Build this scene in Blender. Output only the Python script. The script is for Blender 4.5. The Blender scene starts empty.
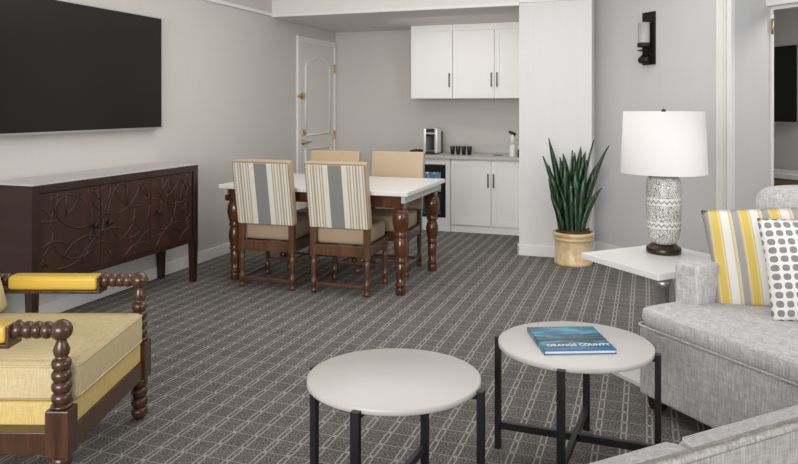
import bpy, bmesh, math, random
from mathutils import Vector, Matrix, Euler
random.seed(7)
PI = math.pi
SC = bpy.context.scene
COL = SC.collection
RAD = math.radians

# ------------------------------------------------------------------ materials
def lin(c):
    return c / 12.92 if c <= 0.04045 else ((c + 0.055) / 1.055) ** 2.4

def hexc(h):
    h = h.lstrip('#')
    return tuple(lin(int(h[i:i + 2], 16) / 255) for i in (0, 2, 4)) + (1,)

class NT:
    """small wrapper for building node trees"""
    def __init__(self, name, rough=0.5, metal=0.0, spec=0.5):
        self.m = bpy.data.materials.new(name)
        self.m.use_nodes = True
        self.t = self.m.node_tree
        self.b = self.t.nodes['Principled BSDF']
        self.b.inputs['Roughness'].default_value = rough
        self.b.inputs['Metallic'].default_value = metal
        self.b.inputs['Specular IOR Level'].default_value = spec
        self._co = None
    def n(self, kind, **kw):
        nd = self.t.nodes.new(kind)
        for k, v in kw.items():
            setattr(nd, k, v)
        return nd
    def link(self, a, b):
        self.t.links.new(a, b)
    def co(self):
        if not self._co:
            self._co = self.n('ShaderNodeTexCoord').outputs['Object']
        return self._co
    def xyz(self):
        s = self.n('ShaderNodeSeparateXYZ')
        self.link(self.co(), s.inputs[0])
        return s.outputs
    def mt(self, op, a, b=None, c=None):
        nd = self.n('ShaderNodeMath', operation=op)
        for i, v in enumerate((a, b, c)):
            if v is None:
                continue
            if isinstance(v, (int, float)):
                nd.inputs[i].default_value = v
            else:
                self.link(v, nd.inputs[i])
        return nd.outputs[0]
    def mapped(self, scale, rot=(0, 0, 0)):
        mp = self.n('ShaderNodeMapping')
        mp.inputs['Scale'].default_value = scale
        mp.inputs['Rotation'].default_value = rot
        self.link(self.co(), mp.inputs[0])
        return mp.outputs[0]
    def noise(self, scale=(1, 1, 1), detail=2.0, rough=0.5, sc=1.0):
        nd = self.n('ShaderNodeTexNoise')
        nd.inputs['Scale'].default_value = sc
        nd.inputs['Detail'].default_value = detail
        nd.inputs['Roughness'].default_value = rough
        self.link(self.mapped(scale), nd.inputs['Vector'])
        return nd.outputs['Fac']
    def mix(self, fac, a, b):
        nd = self.n('ShaderNodeMix', data_type='RGBA')
        for i, v in ((0, fac), (6, a), (7, b)):
            if isinstance(v, (int, float)):
                nd.inputs[i].default_value = v
            elif isinstance(v, tuple):
                nd.inputs[i].default_value = v
            else:
                self.link(v, nd.inputs[i])
        return nd.outputs[2]
    def ramp(self, fac, stops, interp='LINEAR'):
        nd = self.n('ShaderNodeValToRGB')
        cr = nd.color_ramp
        cr.interpolation = interp
        while len(cr.elements) < len(stops):
            cr.elements.new(0.5)
        for e, (p, c) in zip(cr.elements, stops):
            e.position = p
            e.color = c
        self.link(fac, nd.inputs[0])
        return nd.outputs[0]
    def base(self, c):
        if isinstance(c, tuple):
            self.b.inputs['Base Color'].default_value = c
        else:
            self.link(c, self.b.inputs['Base Color'])
        return self
    def bump(self, h, strength=0.2, dist=0.01):
        nd = self.n('ShaderNodeBump')
        nd.inputs['Strength'].default_value = strength
        nd.inputs['Distance'].default_value = dist
        self.link(h, nd.inputs['Height'])
        self.link(nd.outputs[0], self.b.inputs['Normal'])
        return self

M = {}
def plain(name, h, rough=0.5, metal=0.0, var=0.06, sc=(6, 6, 6), spec=0.5):
    t = NT(name, rough, metal, spec)
    c = hexc(h)
    d = tuple(x * (1 - var) for x in c[:3]) + (1,)
    t.base(t.mix(t.noise(sc, 3), d, c))
    M[name] = t.m
    return t

def wallpaper(name, h, rough=0.75):
    t = NT(name, rough, spec=0.25)
    c = hexc(h)
    d = tuple(x * 0.91 for x in c[:3]) + (1,)
    a = t.noise((60, 60, 1.6), 3)
    b = t.noise((1.5, 1.5, 90), 2)
    f = t.mt('MULTIPLY_ADD', a, 0.6, t.mt('MULTIPLY', b, 0.4))
    t.base(t.mix(f, d, c))
    t.bump(f, 0.05, 0.004)
    M[name] = t.m

wallpaper('wallpaper', '#cfcbc6')
wallpaper('wallpaper_cool', '#cfcfd0')
wallpaper('wallpaper_light', '#dededd')
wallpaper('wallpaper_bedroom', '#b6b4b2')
plain('ceiling_paint', '#e2dfda', 0.8, var=0.03)
plain('trim_paint', '#e6e5e3', 0.4, var=0.03)
plain('door_paint', '#dfdcd7', 0.4, var=0.03)
plain('cabinet_paint', '#f1f1f0', 0.4, var=0.02)
plain('quartz_white', '#e8e6e2', 0.28, var=0.05, sc=(9, 9, 9))
plain('quartz_table', '#ccc9c5', 0.35, var=0.05, sc=(20, 20, 20))
plain('lacquer_white', '#e9e9e8', 0.25, var=0.02)
plain('black_metal', '#3a3a3d', 0.42, 0.7, var=0.15)
plain('handle_metal', '#3a3836', 0.4, 0.6)
plain('bronze', '#4a4038', 0.32, 0.85, var=0.2)
plain('dark_bronze', '#2c2826', 0.45, 0.6, var=0.2)
plain('brass', '#c2a468', 0.35, 0.85, var=0.15)
plain('steel', '#c9c9c7', 0.3, 0.85, var=0.05)
plain('chrome', '#eef0f0', 0.15, 0.6, var=0.03)
plain('black_plastic', '#161617', 0.35, var=0.1)
plain('grey_plastic', '#6d6d70', 0.4)
plain('tan_leather', '#bba68a', 0.45, var=0.1, sc=(8, 8, 8))
plain('yellow_leather', '#d8b548', 0.42, var=0.1, sc=(9, 9, 9))
plain('soil_brown', '#6a4c35', 0.9, var=0.6, sc=(70, 70, 70))
plain('paper_white', '#eeece6', 0.6)
plain('water_blue', '#7fb1d6', 0.2, var=0.3, sc=(12, 12, 30))
plain('counter_stone', '#c2c0bd', 0.35, var=0.08, sc=(30, 30, 30))
plain('fridge_inner', '#c2d0da', 0.5, var=0.2)
plain('bed_brown', '#8a7763', 0.7, var=0.15)
plain('bed_tan', '#b7a48e', 0.7, var=0.1)
plain('shade_fabric', '#e2dedf', 0.85, var=0.03, sc=(150, 150, 30), spec=0.1)
plain('frosted_glass', '#adadaf', 0.3, var=0.1)

def tv_screen():
    t = NT('tv_screen', 0.28, spec=0.35)
    t.base(t.mix(t.noise((2, 2, 2), 1), hexc('#121212'), hexc('#151514')))
    M['tv_screen'] = t.m
tv_screen()

def wood(name, dark, light, rough=0.32, axis=2, s=1.0, coat=0.25):
    t = NT(name, rough, spec=0.5)
    sc = [26 * s, 26 * s, 26 * s]
    sc[axis] = 2.2 * s
    a = t.noise(tuple(sc), 5, 0.6)
    f = t.ramp(a, [(0.3, hexc(dark)), (0.7, hexc(light))])
    t.base(f)
    t.b.inputs['Coat Weight'].default_value = coat
    t.b.inputs['Coat Roughness'].default_value = 0.2
    M[name] = t.m
wood('walnut_dark', '#25140e', '#382016', 0.38, 1, 0.6, 0.1)
wood('walnut_front', '#2b1812', '#422619', 0.5, 2, 0.6, 0.0)
wood('mahogany', '#3c2013', '#6e4026', 0.2, 2)
wood('chair_wood', '#48301f', '#6e4a30', 0.3, 2)
wood('armchair_wood', '#35211a', '#5c3d2a', 0.25, 2)

def carpet():
    t = NT('carpet', 0.95, spec=0.1)
    s = t.xyz()
    px, py = 0.1035, 0.107
    # chains of links run along Y
    u = t.mt('SUBTRACT', t.mt('FRACT', t.mt('MULTIPLY', t.mt('ADD', s[0], 0.395 + px * 100.5), 1 / px)), 0.5)
    v = t.mt('SUBTRACT', t.mt('FRACT', t.mt('MULTIPLY', t.mt('ADD', s[1], py * 100.5 - 0.05), 1 / py)), 0.5)
    au = t.mt('ABSOLUTE', u); av = t.mt('ABSOLUTE', v)
    w = t.mt('MINIMUM', 0.105, t.mt('MULTIPLY_ADD', t.mt('SUBTRACT', 0.5, av), 0.8, 0.015))
    d1 = t.mt('ABSOLUTE', t.mt('SUBTRACT', au, w))
    m1 = t.mt('SUBTRACT', 1.0, t.mt('SMOOTH_MIN', t.mt('MULTIPLY', d1, 1 / 0.045), 1.0, 0.25))
    d2 = t.mt('SUBTRACT', 0.5, av)
    m2 = t.mt('MULTIPLY', t.mt('SUBTRACT', 1.0, t.mt('MINIMUM', t.mt('MULTIPLY', d2, 1 / 0.035), 1.0)), 0.72)
    d3 = t.mt('ABSOLUTE', t.mt('SUBTRACT', av, 0.44))
    m3 = t.mt('MULTIPLY', t.mt('SUBTRACT', 1.0, t.mt('MINIMUM', t.mt('MULTIPLY', d3, 1 / 0.03), 1.0)), t.mt('LESS_THAN', au, 0.1))
    mk = t.mt('MINIMUM', t.mt('MAXIMUM', t.mt('MAXIMUM', m1, m2), m3), 1.0)
    fine = t.noise((130, 130, 130), 3, 0.7)
    broad = t.noise((6, 6, 6), 3)
    brk = t.noise((160, 160, 160), 1)
    mk = t.mt('MULTIPLY', mk, t.mt('MULTIPLY_ADD', brk, 1.0, 0.32))
    f = t.mt('MULTIPLY_ADD', fine, 0.9, t.mt('MULTIPLY', broad, 0.1))
    ground = t.ramp(f, [(0.36, hexc('#393735')), (0.5, hexc('#656260')), (0.64, hexc('#96938f'))])
    t.base(t.mix(mk, ground, hexc('#bdb9b4')))
    t.bump(fine, 0.4, 0.004)
    M['carpet'] = t.m
carpet()

def tweed(name, dark, mid, light):
    t = NT(name, 0.9, spec=0.15)
    a = t.noise((230, 230, 18), 3, 0.6)
    b = t.noise((30, 30, 280), 3, 0.6)
    c = t.noise((24, 240, 40), 2, 0.6)
    f = t.mt('MULTIPLY_ADD', a, 0.5, t.mt('MULTIPLY_ADD', b, 0.3, t.mt('MULTIPLY', c, 0.2)))
    t.base(t.ramp(f, [(0.36, hexc(dark)), (0.5, hexc(mid)), (0.62, hexc(light))]))
    t.bump(f, 0.35, 0.005)
    M[name] = t.m
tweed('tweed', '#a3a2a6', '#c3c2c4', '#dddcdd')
tweed('tweed_shade', '#7c7977', '#989592', '#b2afab')  # darker tweed copy, shade on the near sofa's back painted in
tweed('linen_cream', '#c0ae84', '#ccbb92', '#d7c8a2')
tweed('linen_yellow', '#c8ae6a', '#d4bb7a', '#ddc78a')

def stripes(name, axis, width, stops, grain=0.08, shift=0.5):
    """vertical stripes across the local axis, total width metres; stops = [(pos, hex)] constant"""
    t = NT(name, 0.85, spec=0.15)
    s = t.xyz()
    f = t.mt('FRACT', t.mt('MULTIPLY_ADD', s[axis], 1.0 / width, shift))
    col = t.ramp(f, [(p, hexc(h)) for p, h in stops], 'CONSTANT')
    g = t.noise((300, 300, 300), 2)
    t.base(t.mix(t.mt('MULTIPLY', g, grain * 2), col, hexc('#8d877c')))
    t.bump(g, 0.15, 0.003)
    M[name] = t.m
def chair_stops():
    L, B, G = '#e6e2d8', '#b5a78f', '#8b8b88'
    half = [(0.0, L), (0.03, B), (0.05, L), (0.085, B), (0.105, L), (0.125, B), (0.16, L), (0.18, B), (0.20, L), (0.235, B), (0.255, L), (0.275, B), (0.295, L)]
    out = list(half) + [(0.385, G)]
    mir = []
    for i, (p, c) in enumerate(half):
        nxt = half[i + 1][0] if i + 1 < len(half) else 0.385
        mir.append((1 - nxt, c))
    return out + sorted(mir)
stripes('chair_stripe', 0, 0.46, chair_stops())
Y1, Y2, G1, W1, T1 = '#dfc364', '#e8d696', '#a8a4a0', '#eae8e2', '#c8beaa'
def pillow_stops():
    unit = [(0.0, G1), (0.065, T1), (0.08, Y2), (0.09, Y1), (0.16, Y2), (0.175, T1), (0.185, W1), (0.265, T1), (0.28, Y2), (0.29, T1), (0.295, W1)]
    return [(p / 0.30, c) for p, c in unit]
stripes('pillow_stripe', 0, 0.128, pillow_stops(), shift=0.35 / 0.128)

def dots():
    t = NT('pillow_dots', 0.85, spec=0.15)
    s = t.xyz()
    p = 0.037
    u = t.mt('SUBTRACT', t.mt('FRACT', t.mt('MULTIPLY_ADD', s[0], 1 / p, 20.5)), 0.5)
    v = t.mt('SUBTRACT', t.mt('FRACT', t.mt('MULTIPLY_ADD', s[2], 1 / p, 20.5)), 0.5)
    wob = t.noise((30, 30, 30), 1)
    r = t.mt('POWER', t.mt('ADD', t.mt('POWER', t.mt('ABSOLUTE', u), 2.6), t.mt('POWER', t.mt('ABSOLUTE', v), 2.6)), 1 / 2.6)
    m = t.mt('LESS_THAN', t.mt('ADD', r, t.mt('MULTIPLY_ADD', wob, 0.1, -0.05)), 0.37)
    g = t.noise((90, 90, 90), 2)
    t.base(t.mix(m, hexc('#e9e7e2'), t.mix(g, hexc('#77757a'), hexc('#a09ea2'))))
    M['pillow_dots'] = t.m
dots()

def lace():
    t = NT('lace_ceramic', 0.35, spec=0.5)
    s = t.xyz()
    # angle-unrolled coordinates around the body
    ang = t.mt('ARCTAN2', s[1], s[0])
    cmb = t.n('ShaderNodeCombineXYZ')
    t.link(t.mt('MULTIPLY', ang, 0.095), cmb.inputs[0]); t.link(s[2], cmb.inputs[1])
    vo = t.n('ShaderNodeTexVoronoi', feature='DISTANCE_TO_EDGE')
    vo.inputs['Scale'].default_value = 76
    t.link(cmb.outputs[0], vo.inputs['Vector'])
    edge = t.mt('LESS_THAN', vo.outputs['Distance'], 0.085)
    vo2 = t.n('ShaderNodeTexVoronoi', feature='F1')
    vo2.inputs['Scale'].default_value = 76
    t.link(cmb.outputs[0], vo2.inputs['Vector'])
    ring = t.mt('LESS_THAN', t.mt('ABSOLUTE', t.mt('SUBTRACT', vo2.outputs['Distance'], 0.22)), 0.06)
    m = t.mt('MAXIMUM', edge, ring)
    # zigzag bands at fixed heights
    zz = t.mt('MULTIPLY', t.mt('ABSOLUTE', t.mt('SUBTRACT', t.mt('FRACT', t.mt('MULTIPLY', ang, 3.2)), 0.5)), 0.03)
    for h in (0.10, 0.225):
        d = t.mt('ABSOLUTE', t.mt('SUBTRACT', s[2], t.mt('ADD', zz, h)))
        near = t.mt('LESS_THAN', t.mt('ABSOLUTE', t.mt('SUBTRACT', s[2], h + 0.008)), 0.019)
        zig = t.mt('LESS_THAN', d, 0.0045)
        m = t.mt('ADD', t.mt('MULTIPLY', m, t.mt('SUBTRACT', 1.0, near)), t.mt('MULTIPLY', zig, near))
    g = t.noise((60, 60, 60), 2)
    t.base(t.mix(t.mt('MULTIPLY', m, 0.8), t.mix(g, hexc('#e6e5e1'), hexc('#d6d4cf')), hexc('#5f6064')))
    M['lace_ceramic'] = t.m
lace()

def leaf_mat():
    t = NT('snake_leaf', 0.35, spec=0.5)
    a = t.noise((60, 60, 12), 3, 0.6)
    t.base(t.ramp(a, [(0.38, hexc('#12261a')), (0.54, hexc('#224028')), (0.78, hexc('#6f9a58'))]))
    M['snake_leaf'] = t.m
    t = NT('pot_glaze', 0.3, spec=0.5)
    n = t.noise((7, 7, 7), 4, 0.6)
    t.base(t.ramp(n, [(0.35, hexc('#c8ab7a')), (0.52, hexc('#dcc9a2')), (0.7, hexc('#cf9c57'))]))
    M['pot_glaze'] = t.m
leaf_mat()

def book_cover():
    t = NT('ocean_cover', 0.2, spec=0.5)
    s = t.xyz()
    n = t.noise((5, 16, 1), 4, 0.6)
    sea = t.ramp(n, [(0.36, hexc('#0a2a44')), (0.48, hexc('#0f6488')), (0.6, hexc('#22b0c6'))])
    n2 = t.noise((4, 22, 1), 3, 0.5)
    rock = t.mt('MULTIPLY', t.mt('GREATER_THAN', n2, 0.5), t.mt('LESS_THAN', t.mt('ABSOLUTE', t.mt('SUBTRACT', s[1], -0.005)), 0.05))
    c = t.mix(rock, sea, hexc('#1c3040'))
    bot = t.mt('LESS_THAN', s[1], -0.108)
    c = t.mix(bot, c, hexc('#0f6aa6'))
    t.base(c)
    M['ocean_cover'] = t.m
book_cover()

def glass(name, tint, gl=0.12):
    m = bpy.data.materials.new(name); m.use_nodes = True
    t = m.node_tree; t.nodes.remove(t.nodes['Principled BSDF'])
    tr = t.nodes.new('ShaderNodeBsdfTransparent'); tr.inputs[0].default_value = tint
    g = t.nodes.new('ShaderNodeBsdfGlossy'); g.inputs['Roughness'].default_value = 0.05
    mx = t.nodes.new('ShaderNodeMixShader'); mx.inputs[0].default_value = gl
    t.links.new(tr.outputs[0], mx.inputs[1]); t.links.new(g.outputs[0], mx.inputs[2])
    t.links.new(mx.outputs[0], t.nodes['Material Output'].inputs[0])
    M[name] = m
glass('tinted_glass', (0.8, 0.86, 0.9, 1), 0.1)
glass('clear_glass', (0.8, 0.8, 0.8, 1), 0.15)

# ------------------------------------------------------------------ mesh helpers
class MB:
    def __init__(self):
        self.bm = bmesh.new()
    def _add(self, tmp, mat=None, smooth=False):
        if mat is not None:
            bmesh.ops.transform(tmp, matrix=mat, verts=tmp.verts)
        bmesh.ops.recalc_face_normals(tmp, faces=tmp.faces)
        for f in tmp.faces:
            f.smooth = smooth
        me = bpy.data.meshes.new('tmp')
        tmp.to_mesh(me); tmp.free()
        self.bm.from_mesh(me)
        bpy.data.meshes.remove(me)
        return self
    def box(self, x0, x1, y0, y1, z0, z1, bevel=0.0, seg=2, mat=None, taper=1.0, smooth=False):
        t = bmesh.new()
        bmesh.ops.create_cube(t, size=1)
        for v in t.verts:
            k = taper if v.co.z < 0 else 1.0
            v.co = Vector(((x0 + x1) / 2 + v.co.x * (x1 - x0) * k, (y0 + y1) / 2 + v.co.y * (y1 - y0) * k, (z0 + z1) / 2 + v.co.z * (z1 - z0)))
        if bevel:
            bmesh.ops.bevel(t, geom=t.edges[:], offset=bevel, segments=seg, affect='EDGES', profile=0.6)
        return self._add(t, mat, smooth)
    def lathe(self, prof, seg=20, mat=None, cap=True, smooth=True):
        t = bmesh.new()
        rings = []
        for r, z in prof:
            rings.append([t.verts.new((r * math.cos(2 * PI * k / seg), r * math.sin(2 * PI * k / seg), z)) for k in range(seg)])
        for a, b in zip(rings, rings[1:]):
            for k in range(seg):
                t.faces.new((a[k], a[(k + 1) % seg], b[(k + 1) % seg], b[k]))
        if cap:
            t.faces.new(rings[0][::-1]); t.faces.new(rings[-1])
        return self._add(t, mat, smooth)
    def tube(self, pts, r, seg=8, mat=None, smooth=True):
        t = bmesh.new()
        pts = [Vector(p) for p in pts]
        rr = r if isinstance(r, (list, tuple)) else [r] * len(pts)
        rings = []
        for i, p in enumerate(pts):
            d = (pts[min(i + 1, len(pts) - 1)] - pts[max(i - 1, 0)]).normalized()
            up = Vector((0, 0, 1)) if abs(d.z) < 0.9 else Vector((1, 0, 0))
            a = d.cross(up).normalized(); b = d.cross(a).normalized()
            rings.append([t.verts.new(p + (a * math.cos(2 * PI * k / seg) + b * math.sin(2 * PI * k / seg)) * rr[i]) for k in range(seg)])
        for a, b in zip(rings, rings[1:]):
            for k in range(seg):
                t.faces.new((a[k], a[(k + 1) % seg], b[(k + 1) % seg], b[k]))
        t.faces.new(rings[0][::-1]); t.faces.new(rings[-1])
        return self._add(t, mat, smooth)
    def soft(self, x0, x1, y0, y1, z0, z1, e=(0.25, 0.25), nu=48, nv=20, mat=None):
        """superellipsoid: a soft upholstered block"""
        t = bmesh.new()
        c = Vector(((x0 + x1) / 2, (y0 + y1) / 2, (z0 + z1) / 2)); h = Vector(((x1 - x0) / 2, (y1 - y0) / 2, (z1 - z0) / 2))
        def sp(v, p):
            return math.copysign(abs(v) ** p, v)
        rings = []
        for j in range(nv + 1):
            ph = -PI / 2 + PI * j / nv
            cz, sz = sp(math.cos(ph), e[1]), sp(math.sin(ph), e[1])
            if j in (0, nv):
                rings.append([t.verts.new(c + Vector((0, 0, h.z * sz)))])
                continue
            rings.append([t.verts.new(c + Vector((h.x * cz * sp(math.cos(2 * PI * (k + 0.5) / nu), e[0]), h.y * cz * sp(math.sin(2 * PI * (k + 0.5) / nu), e[0]), h.z * sz))) for k in range(nu)])
        for a, b in zip(rings, rings[1:]):
            for k in range(nu):
                if len(a) == 1:
                    t.faces.new((a[0], b[(k + 1) % nu], b[k]))
                elif len(b) == 1:
                    t.faces.new((a[k], a[(k + 1) % nu], b[0]))
                else:
                    t.faces.new((a[k], a[(k + 1) % nu], b[(k + 1) % nu], b[k]))
        return self._add(t, mat, True)
    def prism(self, poly, z0, z1, mat=None, bevel=0.0, smooth=False):
        """polygon in xy extruded along z"""
        t = bmesh.new()
        a = [t.verts.new((x, y, z0)) for x, y in poly]
        b = [t.verts.new((x, y, z1)) for x, y in poly]
        n = len(poly)
        t.faces.new(a[::-1]); t.faces.new(b)
        for k in range(n):
            t.faces.new((a[k], a[(k + 1) % n], b[(k + 1) % n], b[k]))
        if bevel:
            bmesh.ops.bevel(t, geom=t.edges[:], offset=bevel, segments=2, affect='EDGES', profile=0.6)
        return self._add(t, mat, smooth)
    def pad(self, w, h, th, n=22, p=2.4, mat=None):
        """throw-pillow: puffed square in local xz, thickness along y"""
        t = bmesh.new()
        g = {}
        for side in (1, -1):
            for i in range(n + 1):
                for j in range(n + 1):
                    u = -1 + 2 * i / n; v = -1 + 2 * j / n
                    k = (1 - abs(u) ** p) * (1 - abs(v) ** p)
                    pin = 1 - 0.05 * (1 - abs(u)) * abs(v) ** 3
                    pin2 = 1 - 0.05 * (1 - abs(v)) * abs(u) ** 3
                    if side == -1 and (i in (0, n) or j in (0, n)):
                        g[side, i, j] = g[1, i, j]; continue
                    g[side, i, j] = t.verts.new((u * w / 2 * pin2, side * th / 2 * k ** 0.6, v * h / 2 * pin))
        for side in (1, -1):
            for i in range(n):
                for j in range(n):
                    t.faces.new((g[side, i, j], g[side, i + 1, j], g[side, i + 1, j + 1], g[side, i, j + 1]))
        return self._add(t, mat, True)
    def build(self, name, mat, parent=None):
        me = bpy.data.meshes.new(name)
        self.bm.to_mesh(me); self.bm.free()
        o = bpy.data.objects.new(name, me)
        me.materials.append(M[mat] if isinstance(mat, str) else mat)
        COL.objects.link(o)
        if parent:
            o.parent = parent
        return o

def T(x=0, y=0, z=0, rx=0, ry=0, rz=0):
    return Matrix.Translation((x, y, z)) @ Euler((rx, ry, rz)).to_matrix().to_4x4()

def tag(o, label, cat, group=None):
    o['label'] = label; o['category'] = cat
    if group:
        o['group'] = group
    return o

def thing(name, label, cat, loc=(0, 0, 0), rz=0.0, group=None):
    o = bpy.data.objects.new(name, None)
    o.empty_display_size = 0.1
    COL.objects.link(o)
    o.location = loc; o.rotation_euler = (0, 0, rz)
    return tag(o, label, cat, group)

def struct(o):
    o['kind'] = 'structure'
    return o

def children(o):
    return [c for c in list(COL.objects) if c.parent == o]

def dup(root, loc, rz, label):
    def cp(o, parent):
        c = o.copy(); COL.objects.link(c)
        if parent:
            c.parent = parent
        for ch in children(o):
            cp(ch, c)
        return c
    r = cp(root, None)
    r.location = loc; r.rotation_euler = (0, 0, rz); r['label'] = label
    return r

# ------------------------------------------------------------------ the setting
ZC = 2.75
struct(MB().box(-3.9, 6, -1.5, 11, -0.1, 0).build('floor', 'carpet'))
struct(MB().box(-3.9, 6, -1.5, 11, ZC, ZC + 0.1).build('ceiling', 'ceiling_paint'))
struct(MB().box(-3.85, -3.70, -1.5, 8.25, 0, ZC).build('wall_left', 'wallpaper'))
struct(MB().box(-3.70, -0.45, 8.10, 8.25, 0, ZC).build('wall_back', 'wallpaper'))
struct(MB().box(-1.10, -0.45, 6.49, 8.10, 0, ZC).build('wall_pillar', 'wallpaper_light'))
struct(MB().box(-3.70, -1.10, 6.50, 8.10, 2.31, ZC).build('ceiling_soffit', 'ceiling_paint'))

# 45 degree wall: local x runs toward the right and nearer, local y goes into the wall
R45 = Matrix.Translation((-0.45, 6.90, 0)) @ Matrix.Rotation(-PI / 4, 4, 'Z')
def at45(o):
    o.matrix_world = R45
    return o
at45(struct(MB().box(0.0, 1.54, 0, 0.12, 0, ZC).box(1.54, 3.6, 0, 0.12, 2.5, ZC).box(3.6, 5.5, 0, 0.12, 0, ZC).build('wall_right', 'wallpaper_cool')))
# deep papered reveal of the opening, then the doorway into the far room
inner = MB().box(1.44, 1.54, 0.12, 0.40, 0, ZC).box(1.54, 2.60, 0.40, 0.46, 2.20, ZC).box(2.60, 5.5, 0.40, 0.46, 0, ZC)
at45(struct(inner.build('wall_passage', 'wallpaper_cool')))
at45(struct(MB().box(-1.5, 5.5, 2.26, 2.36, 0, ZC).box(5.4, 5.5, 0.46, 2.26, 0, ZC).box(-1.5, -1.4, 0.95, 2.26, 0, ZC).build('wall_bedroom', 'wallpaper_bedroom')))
# fluted casing on the left of the big opening
cs = MB().box(1.395, 1.54, -0.022, 0, 0, ZC)
for a, b, d in ((1.395, 1.412, -0.030), (1.445, 1.46, -0.034), (1.476, 1.486, -0.034), (1.50, 1.54, -0.042)):
    cs.box(a, b, d, -0.02, 0, ZC, bevel=0.004)
at45(struct(cs.build('trim_1', 'trim_paint')))
# inner door frame
dr = MB().box(1.54, 1.560, 0.400, 0.412, 0, 2.16)
dr.box(2.565, 2.60, 0.40, 0.425, 0, 2.16).box(1.56, 2.565, 0.40, 0.47, 2.125, 2.16)
door2 = at45(struct(dr.build('door_2', 'trim_paint')))
hd = MB().box(1.541, 2.62, 0.34, 0.40, 2.15, 2.25, bevel=0.006).box(1.541, 2.62, 0.32, 0.36, 2.215, 2.25, bevel=0.006)
hd.build('head_casing', 'trim_paint', door2)
MB().box(1.546, 1.561, 0.396, 0.401, 1.94, 2.05).lathe([(0.007, 1.935), (0.007, 2.055)], 8, T(1.561, 0.395, 0)).build('hinge', 'brass', door2)
# baseboards and rails
def board(name, x0, x1, y0, y1, h=0.095):
    return struct(MB().box(x0, x1, y0, y1, 0, h, bevel=0.004).build(name, 'trim_paint'))
board('baseboard_left', -3.70, -3.685, -1.5, 7.04)
board('baseboard_back', -3.70, -2.60, 8.085, 8.10)
struct(MB().box(-1.115, -0.437, 6.475, 6.49, 0, 0.10, bevel=0.004).box(-0.45, -0.437, 6.49, 6.88, 0, 0.10, bevel=0.003).box(-1.115, -1.10, 6.475, 7.40, 0, 0.10, bevel=0.003).build('baseboard_pillar', 'trim_paint'))
at45(struct(MB().box(0, 1.395, -0.014, 0, 0, 0.10, bevel=0.004).build('baseboard_right', 'trim_paint')))
def rail(name, x0, x1, y0, y1, z):
    return struct(MB().box(x0, x1, y0, y1, z, z + 0.035, bevel=0.006).build(name, 'trim_paint'))
rail('trim_2', -3.70, -3.675, -1.5, 6.50, 2.318)
rail('trim_3', -3.70, -1.10, 6.475, 6.50, 2.31)
rail('trim_4', -1.10, -0.45, 6.475, 6.49, 2.335)

# entrance door on the left wall (x = -3.70)
d1 = struct(MB().box(-3.70, -3.675, 7.04, 7.11, 0, 2.175, bevel=0.005).box(-3.70, -3.675, 8.02, 8.09, 0, 2.175, bevel=0.005).box(-3.70, -3.675, 7.11, 8.02, 2.105, 2.175, bevel=0.005).build('door_1', 'trim_paint'))
leaf = MB().box(-3.698, -3.686, 7.11, 8.02, 0.01, 2.105)
lf = leaf.build('door_leaf', 'door_paint', d1)
def panel_ring(y0, y1, z0, z1, arch):
    pts = [(y0, z0), (y1, z0), (y1, z1 - arch)]
    n = 12
    for k in range(1, n):
        u = k / n
        y = y1 + (y0 - y1) * u
        pts.append((y, z1 - arch + arch * math.sin(PI * u) ** 0.7))
    pts.append((y0, z1 - arch)); pts.append((y0, z0))
    return [(-3.684, y, z) for y, z in pts]
pm = MB()
pm.tube(panel_ring(7.24, 7.89, 1.045, 1.945, 0.10), 0.013, 6)
pm.tube(panel_ring(7.24, 7.89, 0.16, 0.88, 0.0), 0.013, 6)
pm.build('panel_moulding', 'trim_paint', d1)
for z in (1.845, 1.015, 0.2):
    MB().box(-3.69, -3.672, 8.0, 8.045, z - 0.055, z + 0.055, bevel=0.003).build('hinge', 'brass', d1)
h = MB().lathe([(0.03, 0), (0.03, 0.012), (0.012, 0.016), (0.012, 0.05)], 14, T(-3.686, 7.18, 0.965, 0, PI / 2, 0))
h.tube([(-3.64, 7.18, 0.965), (-3.635, 7.21, 0.967), (-3.638, 7.25, 0.962), (-3.64, 7.295, 0.966)], [0.011, 0.011, 0.009, 0.008], 8)
h.build('door_handle', 'brass', d1)
MB().box(-3.69, -3.672, 7.155, 7.205, 1.04, 1.11, bevel=0.006).lathe([(0.014, 0), (0.012, 0.02)], 12, T(-3.674, 7.18, 1.075, 0, PI / 2, 0)).build('deadbolt', 'brass', d1)
MB().box(-3.69, -3.66, 7.045, 7.10, 1.475, 1.51, bevel=0.005).tube([(-3.665, 7.02, 1.49), (-3.655, 7.06, 1.495), (-3.655, 7.16, 1.495)], 0.008, 8).box(-3.69, -3.65, 7.14, 7.17, 1.46, 1.53, bevel=0.005).build('door_guard', 'brass', d1)

# ------------------------------------------------------------------ television
def television(name, label, w, hgt):
    t = thing(name, label, 'television')
    MB().box(-w / 2 + 0.006, w / 2 - 0.006, -0.004, 0.0, 0.014, hgt - 0.006).build('screen', 'tv_screen', t)
    bz = MB().box(-w / 2, w / 2, 0.0, 0.035, 0, hgt, bevel=0.004)
    bz.box(-w / 2, w / 2, -0.006, 0, 0, 0.014).box(-w / 2, -w / 2 + 0.006, -0.006, 0, 0, hgt).box(w / 2 - 0.006, w / 2, -0.006, 0, 0, hgt).box(-w / 2, w / 2, -0.006, 0, hgt - 0.006, hgt)
    bz.build('bezel', 'steel', t)
    MB().box(-0.25, 0.25, 0.035, 0.0655, 0.25, 0.55).build('wall_mount', 'black_plastic', t)
    return t
tv = television('television', 'large black flat television on the left wall above the carved sideboard', 1.56, 0.878)
tv.location = (-3.635, 3.855, 1.20); tv.rotation_euler = (0, 0, PI / 2)
tv2 = television('television', 'black television on the far room wall seen through the doorway at right', 1.2, 0.81)
tv2.matrix_world = R45 @ T(-0.079, 2.195, 1.20)

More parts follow.
